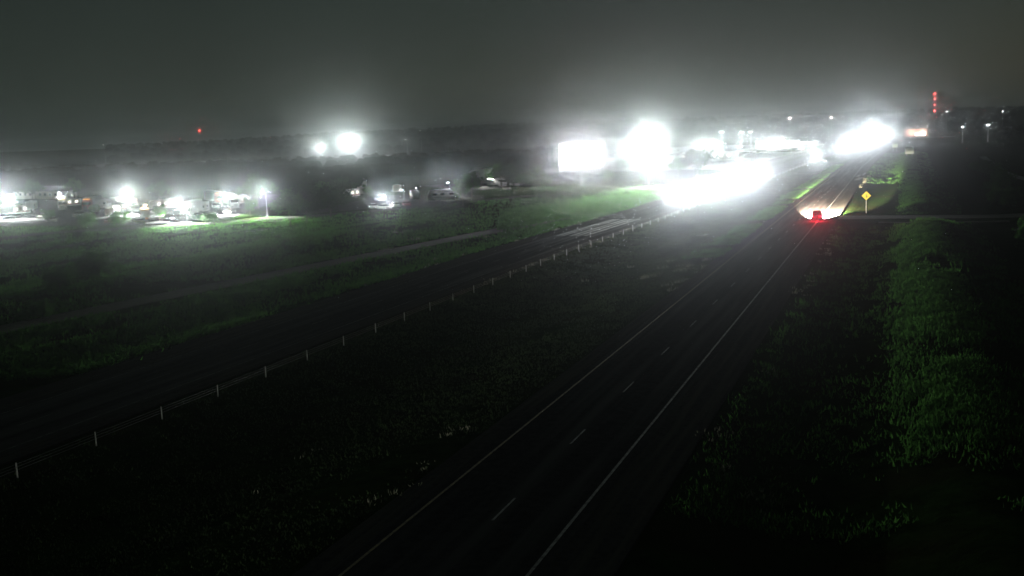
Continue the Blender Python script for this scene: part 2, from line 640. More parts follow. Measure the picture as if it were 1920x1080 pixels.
def s_median(rg):
    y = near_y(rg, 30, 420, 1.4)
    x = rg.uniform(-46.5, -23.3)
    if pnoise(x * 1.3, y) < -.75:
        return None
    return x + (wb(y) if x < -35 else 0), y


def s_edge(rg):
    y = near_y(rg, 140, 480, 1.1)
    x = -24.2 + rg.gauss(0, 1.1)
    if x > -23.0 or math.sin(y * .12) + math.sin(y * .31) < -.6:
        return None
    return x + eb(y), y


def s_left(rg):
    q = G(rg.uniform(-60, 1340), rg.uniform(372, 700))
    x, y = q.x, q.y
    fx = lerp_tab([(30, -89), (84, -84.6), (140, -77.5), (172, -73), (215, -66.5), (250, -61), (290, -57)], y)
    if abs(x - fx) < 2.7 or x > -61.2 + wb(y) or y > 420:
        return None
    for a, c in zip(FR, FR[1:]):                     # keep off the frontage road and the lots behind it
        if min(a[0], c[0]) - .01 <= x <= max(a[0], c[0]) + .01:
            k_ = (x - a[0]) / ((c[0] - a[0]) or 1)
            yy = a[1] + (c[1] - a[1]) * k_
            if y > yy - 3.8 and not (x > -108 and yy + 4.5 < y < yy + 60):
                return None
    if x < FR[0][0] and y > 200:
        return None
    if pnoise(x * .7, y * .5) < -.45:
        return None
    return x, y


def s_lush(rg):
    q = G(rg.uniform(930, 1330), 0 + rg.uniform(0, 1) * 1 + 400)
    px = rg.uniform(940, 1330)
    py = 418 - (px - 940) * .155 + rg.gauss(0, 9)
    q = G(px, py)
    if q.x > -61.6 + wb(q.y) or pnoise(q.x, q.y * .6) < -.9:
        return None
    return q.x, q.y


def s_weed(rg):
    y = near_y(rg, 110, 380, 1.0)
    side = rg.choice((-61.3, -47.0, -47.0, -23.3, -23.3, -10.0, -9.2))
    x = side + rg.gauss(0, .35)
    if -22.9 < x < -10.3 or -60.6 < x < -47.6:
        return None
    if side > -20 and 185 < y < 300:
        return None
    return x + (wb(y) if side < -40 else eb(y)), y


def s_tuft(rg):
    px = rg.choice(TUFTS)
    q = G(*px)
    return q.x + rg.gauss(0, .5), q.y + rg.gauss(0, .9)


TUFTS = [(rnd.uniform(700, 1330), rnd.uniform(430, 520)) for _ in range(16)] + [(rnd.uniform(1180, 1330), rnd.uniform(480, 540)) for _ in range(10)] + [(rnd.uniform(500, 1100), rnd.uniform(650, 1000)) for _ in range(9)] + [(rnd.uniform(1250, 1500), rnd.uniform(600, 920)) for _ in range(9)]
TUFTS = [t for t in TUFTS if not (-22.9 < G(*t).x < -10.3 or -60.6 < G(*t).x < -47.6)]

grass('grass', 'blade', 32000, s_bank, .25, .6, seed=2)
grass('median_grass', 'blade_dull', 34000, s_median, .1, .34, per=4, spread=.45, seed=3)
grass('road_edge_grass', 'blade', 16000, s_edge, .25, .6, w0=.16, seed=4)
grass('verge_grass', 'blade', 46000, s_left, .25, .8, w0=.17, per=4, spread=.5, seed=5)
grass('lush_grass', 'blade', 11000, s_lush, .4, 1.0, w0=.22, spread=.5, seed=6)
grass('weeds', 'weed', 420, s_weed, .15, .4, w0=.12, per=6, spread=.25, seed=7)
grass('weed_tufts', 'weed', 130, s_tuft, .2, .5, w0=.1, per=7, spread=.25, seed=8)


# ------------------------------------------------------------------ trees
def leaf_crown(rg, n, clumps, rx, rz, cz, size):
    """leaf-sized triangles gathered in clumps through the crown's volume"""
    b = MB()
    cs = []
    for _ in range(clumps):
        a, u = rg.uniform(0, 6.283), rg.uniform(-1, 1)
        k = rg.uniform(.35, 1.0)
        q = math.sqrt(1 - u * u)
        cs.append((rx * k * q * math.cos(a), rx * k * q * math.sin(a), cz + rz * k * u, rg.uniform(.18, .34) * rx))
    for _ in range(n):
        c = rg.choice(cs)
        x, y, z = c[0] + rg.gauss(0, c[3] * .55), c[1] + rg.gauss(0, c[3] * .55), c[2] + rg.gauss(0, c[3] * .45)
        s_ = size * rg.uniform(.6, 1.3)
        d1 = Vector((rg.gauss(0, 1), rg.gauss(0, 1), rg.gauss(0, .6))).normalized() * s_
        d2 = d1.cross(Vector((rg.gauss(0, 1), rg.gauss(0, 1), rg.gauss(0, 1)))).normalized() * s_ * .7
        i = len(b.v)
        b.v += [(x - d1.x, y - d1.y, z - d1.z), (x + d2.x, y + d2.y, z + d2.z), (x + d1.x, y + d1.y, z + d1.z), (x - d2.x, y - d2.y, z - d2.z)]
        b.f.append((i, i + 1, i + 2, i + 3))
    return b, cs


def make_tree(name, seed, h, rx, m='leaf', n=3200, cat='tree', size=.28, low=.3):
    rg = random.Random(seed)
    t = thing(name, 'tree', cat)
    rz = h * (1 - low) / 2
    cz = h - rz
    cb, cs = leaf_crown(rg, n, 34, rx, rz, cz, size)
    tb = MB()
    base = Vector((0, 0, -.3))
    top = Vector((rg.uniform(-.3, .3), rg.uniform(-.3, .3), cz))
    mid = base.lerp(top, .5) + Vector((rg.uniform(-.2, .2), rg.uniform(-.2, .2), 0))
    r0 = h * .028
    tb.cyl(base, mid, r0, r0 * .75, 9).cyl(mid, top, r0 * .75, r0 * .3, 8)
    for c in cs[:14]:
        s_ = mid.lerp(top, rg.uniform(0, .9))
        tb.cyl(s_, c[:3], r0 * .3, r0 * .08, 5)
    tb.build('trunk', 'bark', t)
    cb.build('crown', m, t)
    return t


round_tree = make_tree('oak_tree', 11, 9, 4.6)
broad_tree = make_tree('oak_tree', 12, 8, 5.2, 'leaf_dark')
slim_tree = make_tree('elm_tree', 13, 8, 2.6, n=2200, low=.25)
shrub = make_tree('shrub', 14, 2.4, 1.6, n=1500, cat='shrub', size=.13, low=.02)

TREES = [   # proto, px, py of the foot, size, label
    (broad_tree, 575, 418, 1.15, 'large dark oak at the middle of the dark clump right of the street lamp'),
    (round_tree, 545, 424, .85, 'dark oak at the left end of the dark clump by the truck lot'),
    (broad_tree, 620, 410, .95, 'dark oak at the right end of the dark clump by the truck lot'),
    (round_tree, 600, 395, .8, 'dark oak half hidden behind the large clump'),
    (round_tree, 485, 392, 1.05, 'rounded oak with lit pale crown behind the star bright lamp'),
    (broad_tree, 10, 385, 1.25, 'lit green oak rising behind the trailers at the left edge'),
    (round_tree, 62, 378, .9, 'dim oak just right of the lit oak at the left edge'),
    (broad_tree, 965, 364, 1.25, 'tall green oak left of the bright billboard'),
    (round_tree, 1005, 372, 1.0, 'dark bushy oak nearest to the billboard on its left'),
    (round_tree, 935, 352, .9, 'oak standing behind the tall green oak near the white roof'),
    (slim_tree, 868, 386, .95, 'slender dark elm beside the frontage road right of the motorhome'),
    (slim_tree, 885, 372, 1.1, 'dark elm between the motorhome and the white roof'),
    (broad_tree, 1308, 332, 1.35, 'dark round oak silhouetted beside the oncoming headlights'),
    (round_tree, 1272, 332, .8, 'smaller oak at the left foot of the silhouetted round oak'),
    (slim_tree, 1230, 345, .55, 'small tree under the big floodlight glare'),
    (slim_tree, 1205, 346, .5, 'small sapling left of the one under the floodlight glare'),
    (slim_tree, 1142, 352, .8, 'thin lone tree with lit top on the lawn right of the billboard'),
    (broad_tree, 640, 376, .9, 'dark oak behind the small pale vans'),
    (round_tree, 300, 380, .8, 'brownish lit oak between the bright lamp and the white truck'),
    (round_tree, 140, 372, .85, 'dark oak behind the white box trailers'),
]
TREES += [(slim_tree, 92, 424, .6, 'dark young elm at the grass edge below the left trailers'),
          (shrub, 165, 424, 1.5, 'dark bush at the grass edge below the green tank'),
          (shrub, 226, 423, 1.6, 'dark bush at the grass edge below the small cream trailers'),
          (slim_tree, 300, 418, .62, 'dark young elm at the grass edge left of the blinding truck'),
          (shrub, 395, 418, 1.2, 'dark bush on the frontage road edge right of the blinding truck'),
          (slim_tree, 470, 408, .7, 'dark young elm in front of the star bright lamp'),
          (slim_tree, 690, 372, .6, 'dark young elm behind the two cream cars')]
for pr, px, py, sc, lb in TREES:
    q = G(px, py)
    place(pr, (q.x, q.y, hgt(q.x, q.y)), rnd.uniform(0, 6), lb, 'trees around the lots', sc=sc)

SHR = [(110, 560, 1.3, 'leafy green bush left of its neighbour on the verge below the trailers'),
       (190, 540, 1.7, 'large leafy green bush on the verge below the white box trailers'),
       (150, 528, 1.1, 'small bush just behind the large green bush on the verge'),
       (70, 600, 1.0, 'low dark bush close to the ramp at the left edge')]
for px, py, sc, lb in SHR:
    q = G(px, py)
    place(shrub, (q.x, q.y, hgt(q.x, q.y)), rnd.uniform(0, 6), lb, 'bushes on the left verge', sc=sc)
k = 0
rs = random.Random(5)
NTH = 'first second third fourth fifth sixth seventh eighth ninth tenth eleventh twelfth thirteenth fourteenth fifteenth sixteenth seventeenth eighteenth nineteenth twentieth'.split() + ['twenty-' + w_ for w_ in 'first second third fourth fifth sixth'.split()]
for i in range(26):
    y = 70 + i * 15 + rs.uniform(-5, 5)
    x = rs.uniform(13, 19) + y * .03
    if 196 < y < 222:
        continue
    place(shrub, (x, y, hgt(x, y)), rs.uniform(0, 6), 'dark scrub bush, ' + NTH[k] + ' from the near end of the line right of the grass strip', 'scrub bushes along the right edge', sc=rs.uniform(1.0, 1.9))
    k += 1


def woods(name, spots, m, seed):
    rg = random.Random(seed)
    b = MB()
    for x, y, r in spots:
        z = hgt(x, y)
        b.blob((x, y, z + r * .9), r, rg.uniform(.7, 1.05), 5, 7, .38, rg)
        for _ in range(2):
            b.blob((x + rg.uniform(-r, r), y + rg.uniform(-r, r), z + r * rg.uniform(.5, 1.1)), r * .55, 1, 4, 6, .4, rg)
    return kind(b.build(name, m), 'stuff')


rg = random.Random(21)
sp = []
while len(sp) < 1500:
    px, Y = rg.uniform(-40, 1130), 1 / rg.uniform(1 / 1700, 1 / 300)
    d = ray(px, 300)
    x = d.x / d.y * Y
    if x > -150 - (Y - 300) * .05 or Y < 335 or (Y < 430 and x > -200):
        continue
    sp.append((x, Y, rg.uniform(2.6, 4.6)))
woods('woods', sp, 'woods', 22)
sp = []
while len(sp) < 1900:
    az = rg.uniform(-.72, .3)
    d = rg.uniform(2200, 4450) if rg.random() < .6 else rg.uniform(4100, 4450)
    sp.append((d * math.sin(az), d * math.cos(az), rg.uniform(5, 10)))
woods('ridge_woods', sp, 'woods', 23)
sp = []
for _ in range(240):
    Y = rg.uniform(500, 2200)
    sp.append((60 + Y * .03 + abs(rg.gauss(0, 90)), Y, rg.uniform(2.0, 3.2)))
woods('right_woods', sp, 'woods', 24)

# ------------------------------------------------------------------ cable barrier in the median
cb = thing('cable_barrier', 'long row of thin pale posts strung with cable along the grass median', 'barrier', (0, 0, 0))
for i in range(62):
    y = 29.9 + 6.08 * i
    if i > 40:
        y = 29.9 + 6.08 * 40 + (i - 40) * 12
    x = -44.9 - .004 * y + wb(y)
    lean = rnd.uniform(-.02, .02)
    z = hgt(x, y)
    MB().cyl((x, y, z - .2), (x + lean, y, z + .86), .045, .04, 8).build('post', 'sleeve', cb)
mb = MB()
for zz in (.45, .62, .78):
    ys = [30 + 10 * i for i in range(48)]
    for a, c in zip(ys, ys[1:]):
        mb.cyl((-44.9 - .004 * a + wb(a), a, zz + hgt(-45 + wb(a), a)), (-44.9 - .004 * c + wb(c), c, zz + hgt(-45 + wb(c), c)), .012, .012, 4)
mb.build('cable', 'steel', cb)


# ------------------------------------------------------------------ road signs
def diamond_sign():
    q = G(1624, 397)
    t = thing('warning_sign', 'yellow diamond warning sign on a thin post beside the eastbound shoulder', 'road sign', (q.x, q.y, hgt(q.x, q.y)), 0)
    MB().cyl((0, 0, -.3), (0, 0, 3.9), .06, .05, 8).build('post', 'white', t)
    s_ = 1.22 / math.sqrt(2) * 1.05
    c = 3.5
    b_ = MB()
    b_.add([(0, -.08, c - s_), (s_, -.08, c), (0, -.08, c + s_), (-s_, -.08, c), (0, -.05, c - s_), (s_, -.05, c), (0, -.05, c + s_), (-s_, -.05, c)],
           [(0, 1, 2, 3), (7, 6, 5, 4), (0, 4, 5, 1), (1, 5, 6, 2), (2, 6, 7, 3), (3, 7, 4, 0)])
    face = b_.build('sign_face', 'sign_yellow', t)
    mk = MB()
    for a, c2 in (((-.04, -.45), (.04, .4)),):
        mk.box((0, -.09, c - .05), (.09, .012, .7))
    mk.box((.16, -.09, c - .18), (.07, .012, .34))
    mk.build('marking', 'black', face)
    return t


diamond_sign()


def panel_sign(px, py, wd, ht, z0, label, m='sign_green', name='guide_sign'):
    q = G(px, py)
    t = thing(name, label, 'road sign', (q.x, q.y, hgt(q.x, q.y)), 0)
    for sx in (-wd * .3, wd * .3):
        MB().cyl((sx, .1, -.3), (sx, .1, z0 + ht * .8), .09, .08, 8).build('post', 'steel', t)
    MB().box((0, 0, z0 + ht / 2), (wd, .06, ht), bev=.02).build('sign_face', m, t)
    return t


panel_sign(1705, 296, 4.0, 3.2, 1.2, 'pale rectangular guide sign standing right of the far eastbound road')
panel_sign(1678, 283, 3.2, 2.2, 2.4, 'smaller pale sign beyond and left of the pale guide sign')


# ------------------------------------------------------------------ lamps
def lamp_post(px, py, Y, watts, label, col=(.93, 1, .96), arms=1, lens='lamp', name='street_lamp', group='lamp posts in the lots', r=.25, zmax=None, aim=None, heads=1, size=1.0):
    p = AT(px, py, Y)
    z0 = hgt(p.x, p.y)
    hh = p.z - z0
    t = thing(name, label, 'lamp post', (p.x, p.y, z0), 0, group)
    MB().cyl((0, 0, -.3), (0, 0, hh), .13 * size, .07 * size, 9).build('pole', 'steel', t)
    MB().cyl((0, 0, -.1), (0, 0, .55), .28 * size, .26 * size, 10).build('base', 'concrete', t)
    for k_ in range(heads):
        a = 2 * math.pi * k_ / heads - math.pi / 2
        dx, dy = math.cos(a) * 1.1 * size, math.sin(a) * 1.1 * size
        MB().cyl((0, 0, hh - .05), (dx, dy, hh + .12), .05 * size, .04 * size, 6).build('arm', 'steel', t)
        hd_ = MB().box((dx * 1.25, dy * 1.25, hh + .14), (.55 * size, .55 * size, .16), a, (.8, .8)).build('lamp_head', 'grey', t)
        MB().box((dx * 1.25, dy * 1.25, hh - .02), (.42 * size, .42 * size, .12), a).build('lens', lens, hd_)
    light('lamp_light', t, (0, -1.3 * size, hh - .55), watts * 2.6, col, r, 104, to_cam(p, -54), .3)
    light('lens_glare', t, (0, -1.6 * size, hh - .1), watts * 1.0, col, r, 60, to_cam(p, 14), .4)
    return t


LAMPS = [
    (245, 366, 236, 26e3, 'brilliant lamp above the cab roofs in the left truck lot', {}),
    (498, 361, 224, 14e3, 'star bright lamp on a pole at the right end of the truck lot', {}),
    (725, 369, 256, 9e3, 'low bright lamp left of the red and white car', dict(r=.15)),
    (430, 368, 232, 18e3, 'lamp in front of the bright white truck box', {}),
    (348, 383, 209, 24e3, 'low lamp in front of the blinding white truck by the lot edge', {}),
    (22, 372, 225, 30e3, 'lamp above the white trailers at the left edge', {}),
    (118, 362, 262, 5e3, 'dim lamp behind the white box trailers', {}),
    (843, 342, 292, 7e3, 'lamp just above the motorhome', {}),
    (925, 322, 352, 8e3, 'lamp over the white roofed yard left of the tall green oak', {}),
    (757, 356, 285, 500, 'small bluish lamp above the red and white car', dict(col=(.8, .85, 1))),
    (782, 352, 330, 300, 'tiny dim lamp left of the motorhome', dict(size=.7)),
]
for px, py, Y, P, lb, kw in LAMPS:
    lamp_post(px, py, Y, P * 2.6, lb, **kw)


def flood_mast(px, py, Y, watts, label, n=6, size=1.0, r=.5, cone=60, tilt=16, spill=0):
    p = AT(px, py, Y)
    z0 = hgt(p.x, p.y)
    hh = p.z - z0
    t = thing('floodlight_mast', label, 'floodlight', (p.x, p.y, z0), 0, 'floodlights by the highway')
    MB().cyl((0, 0, -.4), (0, 0, hh + .8), .22 * size, .12 * size, 10).build('pole', 'steel', t)
    MB().box((0, -.05, hh + .4), (3.4 * size, .12, .12)).build('crossarm', 'steel', t)
    for k_ in range(n):
        x = (k_ - (n - 1) / 2) * .62 * size
        fl = MB().box((x, -.22, hh + .32), (.5 * size, .22, .42 * size), 0, (.9, .9)).build('floodlight', 'grey', t)
        MB().box((x, -.36, hh + .3), (.42 * size, .05, .34 * size)).build('lens', 'lamp', fl)
    light('flood_light', t, (0, -1.0, hh), watts, (.93, 1, .97), r, cone, to_cam(p, tilt), .3)
    if spill:
        light('spill_light', t, (0, -1.0, hh - .6), spill, (.95, 1, .92), r, 48, to_cam(p, -26), .25)
    return t


flood_mast(1215, 276, 345, 310e3, 'floodlight mast with the biggest glare right of the billboard', spill=900e3)
flood_mast(1312, 274, 520, 40e3, 'floodlight mast left of the pair over the bright plaza', spill=60e3)
flood_mast(1345, 272, 520, 45e3, 'floodlight mast at the middle of the bright plaza', spill=60e3)
flood_mast(1385, 276, 640, 30e3, 'floodlight mast at the right end of the bright plaza', spill=60e3)
flood_mast(1465, 262, 960, 60e3, 'floodlight mast over the distant fuel station building', spill=60e3)
flood_mast(1425, 265, 980, 60e3, 'floodlight mast left of the distant fuel station building', spill=60e3)
flood_mast(657, 268, 1250, 420e3, 'very bright floodlight far across the dark valley', r=1.2, cone=50, tilt=20)
flood_mast(600, 277, 1250, 170e3, 'smaller white floodlight left of the very bright valley floodlight', r=.8, cone=50, tilt=20)
for px, py, lb in ((1353, 247, 'pale pole with lit head standing left of the pair of lit poles'), (1391, 248, 'left lit pole of the pair at the fuel station'), (1408, 247, 'right lit pole of the pair at the fuel station')):
    lamp_post(px, py, 900, 4e3, lb, size=4.0, group='tall lit poles at the fuel station', heads=2, name='lit_pole')
for px, py, lb in ((1805, 238, 'left of the two lamps on the dark right hillside'), (1853, 234, 'right of the two lamps on the dark right hillside')):
    lamp_post(px, py, 900, 1.5e3, lb, size=3.0, group='lamps on the right hillside', name='yard_lamp', heads=2)


# ------------------------------------------------------------------ billboard
def billboard():
    q = G(1091, 348)
    D = q.y
    c = AT(1089, 290, D)
    t = thing('billboard', 'glowing white billboard on a single pole beside the frontage road', 'billboard', (q.x, q.y, 0), math.radians(8))
    zc = c.z
    MB().cyl((0, .3, -.4), (0, .3, zc), .55, .45, 14).build('pole', 'steel', t)
    MB().box((0, .3, zc), (15.6, .6, 8.3), bev=.1).build('panel', 'grey', t)
    MB().box((0, -.04, zc), (15.0, .06, 7.7)).build('sign_face', 'screen', t)
    fr = MB()
    for z in (zc - 4.05, zc + 4.05):
        fr.box((0, 0, z), (15.6, .3, .2))
    for x in (-7.7, 7.7):
        fr.box((x, 0, zc), (.2, .3, 7.9))
    fr.build('frame', 'grey', t)
    MB().box((0, -.7, zc - 4.35), (14.5, 1.1, .08)).build('catwalk', 'steel', t)
    l = bpy.data.lights.new('face_light', 'AREA')
    l.shape = 'RECTANGLE'
    l.size, l.size_y = 14.5, 7.5
    l.energy = 45e3 * GLOW
    l.color = (1, .97, 1)
    o = bpy.data.objects.new('face_light', l)
    o.location = (0, -.12, zc)
    o.rotation_euler = Vector((0, -1, 0)).to_track_quat('-Z', 'Y').to_euler()
    o.parent = t
    C.objects.link(o)


billboard()


# ------------------------------------------------------------------ vehicles (nose along -Y)
def wheel(t, x, y, r=.33, wd=.22, rim=True):
    s_ = 1 if x > 0 else -1
    o = MB().cyl((x - wd / 2, y, r), (x + wd / 2, y, r), r, r, 16).build('wheel', 'rubber', t)
    if rim:
        MB().cyl((x + s_ * wd / 2, y, r), (x + s_ * (wd / 2 + .02), y, r), r * .6, r * .5, 10).build('rim', 'steel', o)
    return o


def make_car(name='car', m='silver', suv=False, lights_on=True, tail_on=False):
    t = thing(name, 'car', 'car')
    hR = 1.72 if suv else 1.44
    body = [(-2.3, .35), (-2.34, .62), (-2.2, .78), (-1.0, .96), (1.7, 1.0), (2.2, .92), (2.32, .6), (2.28, .35)]
    bd = MB().prism(body, -.91, .91, {2: .08, 3: .06, 4: .06, 5: .1, 1: .05, 6: .05}).build('body', m, t)
    cab = [(-1.05, .955), (-.35, hR - .06), (.1, hR), (1.2 if suv else .8, hR - .02), (2.05 if suv else 1.65, .99)]
    MB().prism(cab, -.83, .83, {1: .17, 2: .19, 3: .19}).build('window', 'glass', t)
    MB().prism([(-.3, hR - .035), (.1, hR + .02), (1.15 if suv else .75, hR + .015), (1.3 if suv else .9, hR - .06)], -.64, .64).build('roof', m, t)
    MB().box((0, -2.33, .5), (1.3, .06, .2)).build('grille', 'black', t)
    for x in (-.78, .78):
        wheel(t, x, -1.4)
        wheel(t, x, 1.35)
        MB().box((x * .86, -2.27, .68), (.38, .1, .14), 0, (.9, .7)).build('headlight', 'head' if lights_on else 'glass', t)
        MB().box((x * .9, 2.3, .76), (.34, .08, .16)).build('taillight', 'tail' if tail_on else 'red', t)
        MB().box((x * 1.28, -.85, 1.02), (.2, .12, .13)).build('mirror', m, t)
    return t


def make_pickup(m='white'):
    t = thing('pickup_truck', 'pickup', 'pickup truck')
    MB().prism([(-2.8, .45), (-2.85, .9), (-2.7, 1.08), (-1.45, 1.14), (.6, 1.16), (.6, 1.2), (2.75, 1.2), (2.8, .45)], -.98, .98, {2: .08, 3: .05}).build('body', m, t)
    MB().prism([(-1.5, 1.13), (-.8, 1.82), (.35, 1.84), (.6, 1.17)], -.88, .88, {1: .14, 2: .14}).build('window', 'glass', t)
    MB().prism([(-.8, 1.8), (-.6, 1.87), (.2, 1.87), (.38, 1.82)], -.74, .74).build('roof', m, t)
    MB().box((0, 1.7, 1.203), (1.6, 1.9, .02)).build('bed', 'black', t)
    for x in (-.85, .85):
        wheel(t, x, -1.8, .4)
        wheel(t, x, 1.7, .4)
        MB().box((x * .9, -2.82, .85), (.36, .1, .22)).build('headlight', 'glass', t)
        MB().box((x * 1.05, 2.8, .95), (.16, .06, .4)).build('taillight', 'red', t)
    return t


def make_semi(m='darkblue', tm='white', lights=True, trailer=True):
    t = thing('semi_truck', 'semi truck', 'semi truck')
    MB().prism([(-3.6, .6), (-3.7, 1.2), (-3.5, 1.75), (-1.9, 2.0), (-1.9, .6)], -.95, .95, {1: .12, 2: .18, 3: .05}).build('hood', m, t)
    MB().prism([(-1.9, .6), (-1.9, 2.0), (-1.4, 3.0), (-.6, 3.7), (1.6, 3.85), (1.6, .6)], -1.22, 1.22, {2: .12, 3: .15, 4: .12}).build('cab', m, t)
    MB().prism([(-1.93, 2.02), (-1.52, 2.84), (-1.44, 2.8), (-1.85, 1.99)], -1.08, 1.08).build('windshield', 'glass', t)
    for x in (-1.23, 1.23):
        MB().box((x, -1.1, 2.4), (.05, .8, .7)).build('side_window', 'glass', t)
        MB().box((x * 1.15, -1.9, 2.3), (.18, .1, .6)).build('mirror', 'black', t)
        MB().cyl((x * .95, 1.75, 1.2), (x * .95, 1.75, 4.0), .08, .08, 8).build('exhaust_stack', 'steel', t)
        MB().cyl((x * .85, -.6, .8), (x * .85, .9, .8), .34, .34, 12).build('fuel_tank', 'steel', t)
        MB().box((x * .68, -3.66, 1.0), (.36, .1, .24)).build('headlight', 'head' if lights else 'glass', t)
        wheel(t, x * .82, -2.7, .5, .3)
        wheel(t, x * .78, 2.4, .5, .55)
        wheel(t, x * .78, 3.6, .5, .55)
    MB().box((0, -3.7, 1.25), (1.1, .08, .9)).build('grille', 'steel', t)
    MB().box((0, -3.75, .62), (2.3, .18, .3), bev=.05).build('bumper', 'steel', t)
    MB().box((0, 2.8, .85), (1.0, 3.4, .25)).build('chassis', 'black', t)
    mk = MB()
    for i in range(5):
        mk.box((-.8 + .4 * i, -.75, 3.66), (.12, .1, .07))
    mk.build('marker_light', 'amber', t)
    if trailer:
        tr_ = MB().box((0, 9.0, 2.65), (2.6, 14.2, 2.9), bev=.06).build('trailer', tm, t)
        MB().box((0, 9.0, 1.15), (2.5, 14.0, .1)).build('side_rail', 'grey', tr_)
        MB().box((0, 16.12, 2.6), (2.3, .04, 2.7)).build('rear_door', 'grey', tr_)
        for x in (-.98, .98):
            wheel(t, x, 13.2, .5, .5)
            wheel(t, x, 14.4, .5, .5)
            MB().box((x, 5.5, .7), (.12, .12, .9)).build('landing_leg', 'steel', tr_)
    return t


def make_trailer(L=7.5, m='white', hh=2.5, stripe='grey'):
    t = thing('travel_trailer', 'trailer', 'trailer')
    MB().prism([(-L / 2, .6), (-L / 2 - .25, 1.2), (-L / 2 + .2, hh + .35), (-L / 2 + .7, hh + .55), (L / 2 - .2, hh + .55), (L / 2, hh + .3), (L / 2, .6)], -1.2, 1.2, {3: .06, 4: .06}).build('body', m, t)
    st = MB()
    for x in (-1.21, 1.21):
        st.box((x, 0, 1.15), (.02, L * .9, .22))
    st.build('stripe', stripe, t)
    for x in (-1.215, 1.215):
        MB().box((x, -L * .25, 1.9), (.03, 1.1, .6)).build('window', 'glass', t)
        MB().box((x, L * .22, 1.9), (.03, .9, .6)).build('window', 'glass', t)
        wheel(t, x * .9, .3, .35)
        wheel(t, x * .9, 1.1, .35)
    MB().box((1.215, 0, 1.65), (.03, .7, 1.8)).build('door', 'cream', t)
    MB().box((0, .3, hh + .68), (.9, 1.0, .26), 0, (.85, .85)).build('roof_unit', 'white', t)
    MB().cyl((0, -L / 2 - .2, .55), (0, -L / 2 - 1.3, .5), .06, .05, 6).build('hitch', 'steel', t)
    return t


def make_motorhome():
    t = thing('motorhome', 'motorhome', 'motorhome')
    MB().prism([(-4.6, .5), (-4.75, 1.3), (-4.5, 2.3), (-4.0, 3.15), (-3.2, 3.4), (4.3, 3.4), (4.6, 3.1), (4.65, .5)], -1.25, 1.25, {3: .1, 4: .12, 5: .12, 6: .08, 2: .04}).build('body', 'white', t)
    MB().prism([(-4.6, 1.5), (-4.42, 2.4), (-4.12, 3.0), (-4.24, 3.0), (-4.55, 2.4), (-4.74, 1.5)], -1.1, 1.1).build('windshield', 'glass', t)
    wv = MB()
    for x in (-1.262, 1.262):
        wv.box((x, -.3, 1.35), (.02, 8.2, .16)).box((x, 1.4, 2.85), (.02, 6.0, .12)).box((x, 2.4, 1.05), (.02, 3.6, .16))
    wv.build('stripe', 'black', t)
    for x in (-1.265, 1.265):
        for y, l in ((-2.6, 1.3), (-.4, 1.2), (2.4, 1.6)):
            MB().box((x, y, 2.2), (.03, l, .6)).build('window', 'glass', t)
        wheel(t, x * .88, -3.0, .45, .3)
        wheel(t, x * .88, 2.6, .45, .4)
        MB().box((x * .7, -4.72, .95), (.35, .1, .22)).build('headlight', 'glass', t)
    MB().box((0, 1.0, 3.53), (1.0, 1.2, .24), 0, (.85, .85)).build('roof_unit', 'white', t)
    MB().box((0, -4.7, .55), (2.4, .15, .25)).build('bumper', 'grey', t)
    return t


def head_glow(t, watts, z=.75, y=-2.6, cone=80, col=(.93, .97, 1), aim=(.15, -1, .0), x=.0, r=.15):
    light('headlight_beam', t, (x, y, z), watts, col, r, cone, aim)


semi_on = make_semi('darkblue', 'white')
semi_w = make_semi('white', 'white', False)
semi_r = make_semi('red', 'silver', False)
car_on = make_car('car', 'silver')
car_dark = make_car('car', 'black', True)
car_off = make_car('parked_car', 'cream', False, False)
car_red = make_car('parked_car', 'red', False, False)
pick = make_pickup()
trl = make_trailer()
trl_small = make_trailer(5.5, 'cream', 2.2, 'darkblue')

trl_lit = make_trailer(6.5, 'white', 2.4, 'red')
for ch in trl_lit.children:
    if ch.name.startswith('window'):
        ch.data.materials.clear()
        ch.data.materials.append(M['litwin'])

# westbound traffic coming towards the camera
GR = 'vehicles oncoming on the westbound road'
WBV = [
    (car_on, -55.2, 262, 75e3, 'silver car leading the oncoming traffic in the outer lane'),
    (car_dark, -51.4, 284, 75e3, 'dark oncoming suv in the inner lane beside the leading car'),
    (semi_on, -55.2, 312, 95e3, 'blue oncoming semi truck behind the leading car'),
    (car_on, -51.5, 352, 80e3, 'silver oncoming car behind the dark suv and beside the semi truck'),
    (car_dark, -55.2, 420, 20e3, 'dark oncoming suv trailing the semi truck'),
    (car_on, -51.5, 585, 45e3, 'silver oncoming car alone in the gap of the traffic'),
    (semi_on, -55.2, 850, 110e3, 'oncoming semi truck at the near end of the distant headlights'),
    (car_on, -51.5, 960, 110e3, 'silver oncoming car just beyond the distant semi truck'),
    (car_dark, -55.2, 1060, 120e3, 'dark oncoming suv in the middle of the distant headlights'),
    (semi_on, -51.5, 1180, 160e3, 'farther oncoming semi truck among the distant headlights'),
    (car_on, -55.2, 1320, 160e3, 'silver oncoming car beyond the farther semi truck'),
    (car_dark, -51.5, 1480, 180e3, 'dark oncoming suv near the far end of the headlights'),
    (car_on, -55.2, 1650, 220e3, 'farthest oncoming car at the top of the bright streak'),
]
for pr, x, y, P, lb in WBV:
    o = place(pr, (x + wb(y), y, RZ), math.radians(-1.5 if y > 200 else 0), lb, GR)
    if P:
        head_glow(o, P * (.72 if y < 400 else .38), 1.0 if pr is semi_on else .75, -3.95 if pr is semi_on else -2.6)

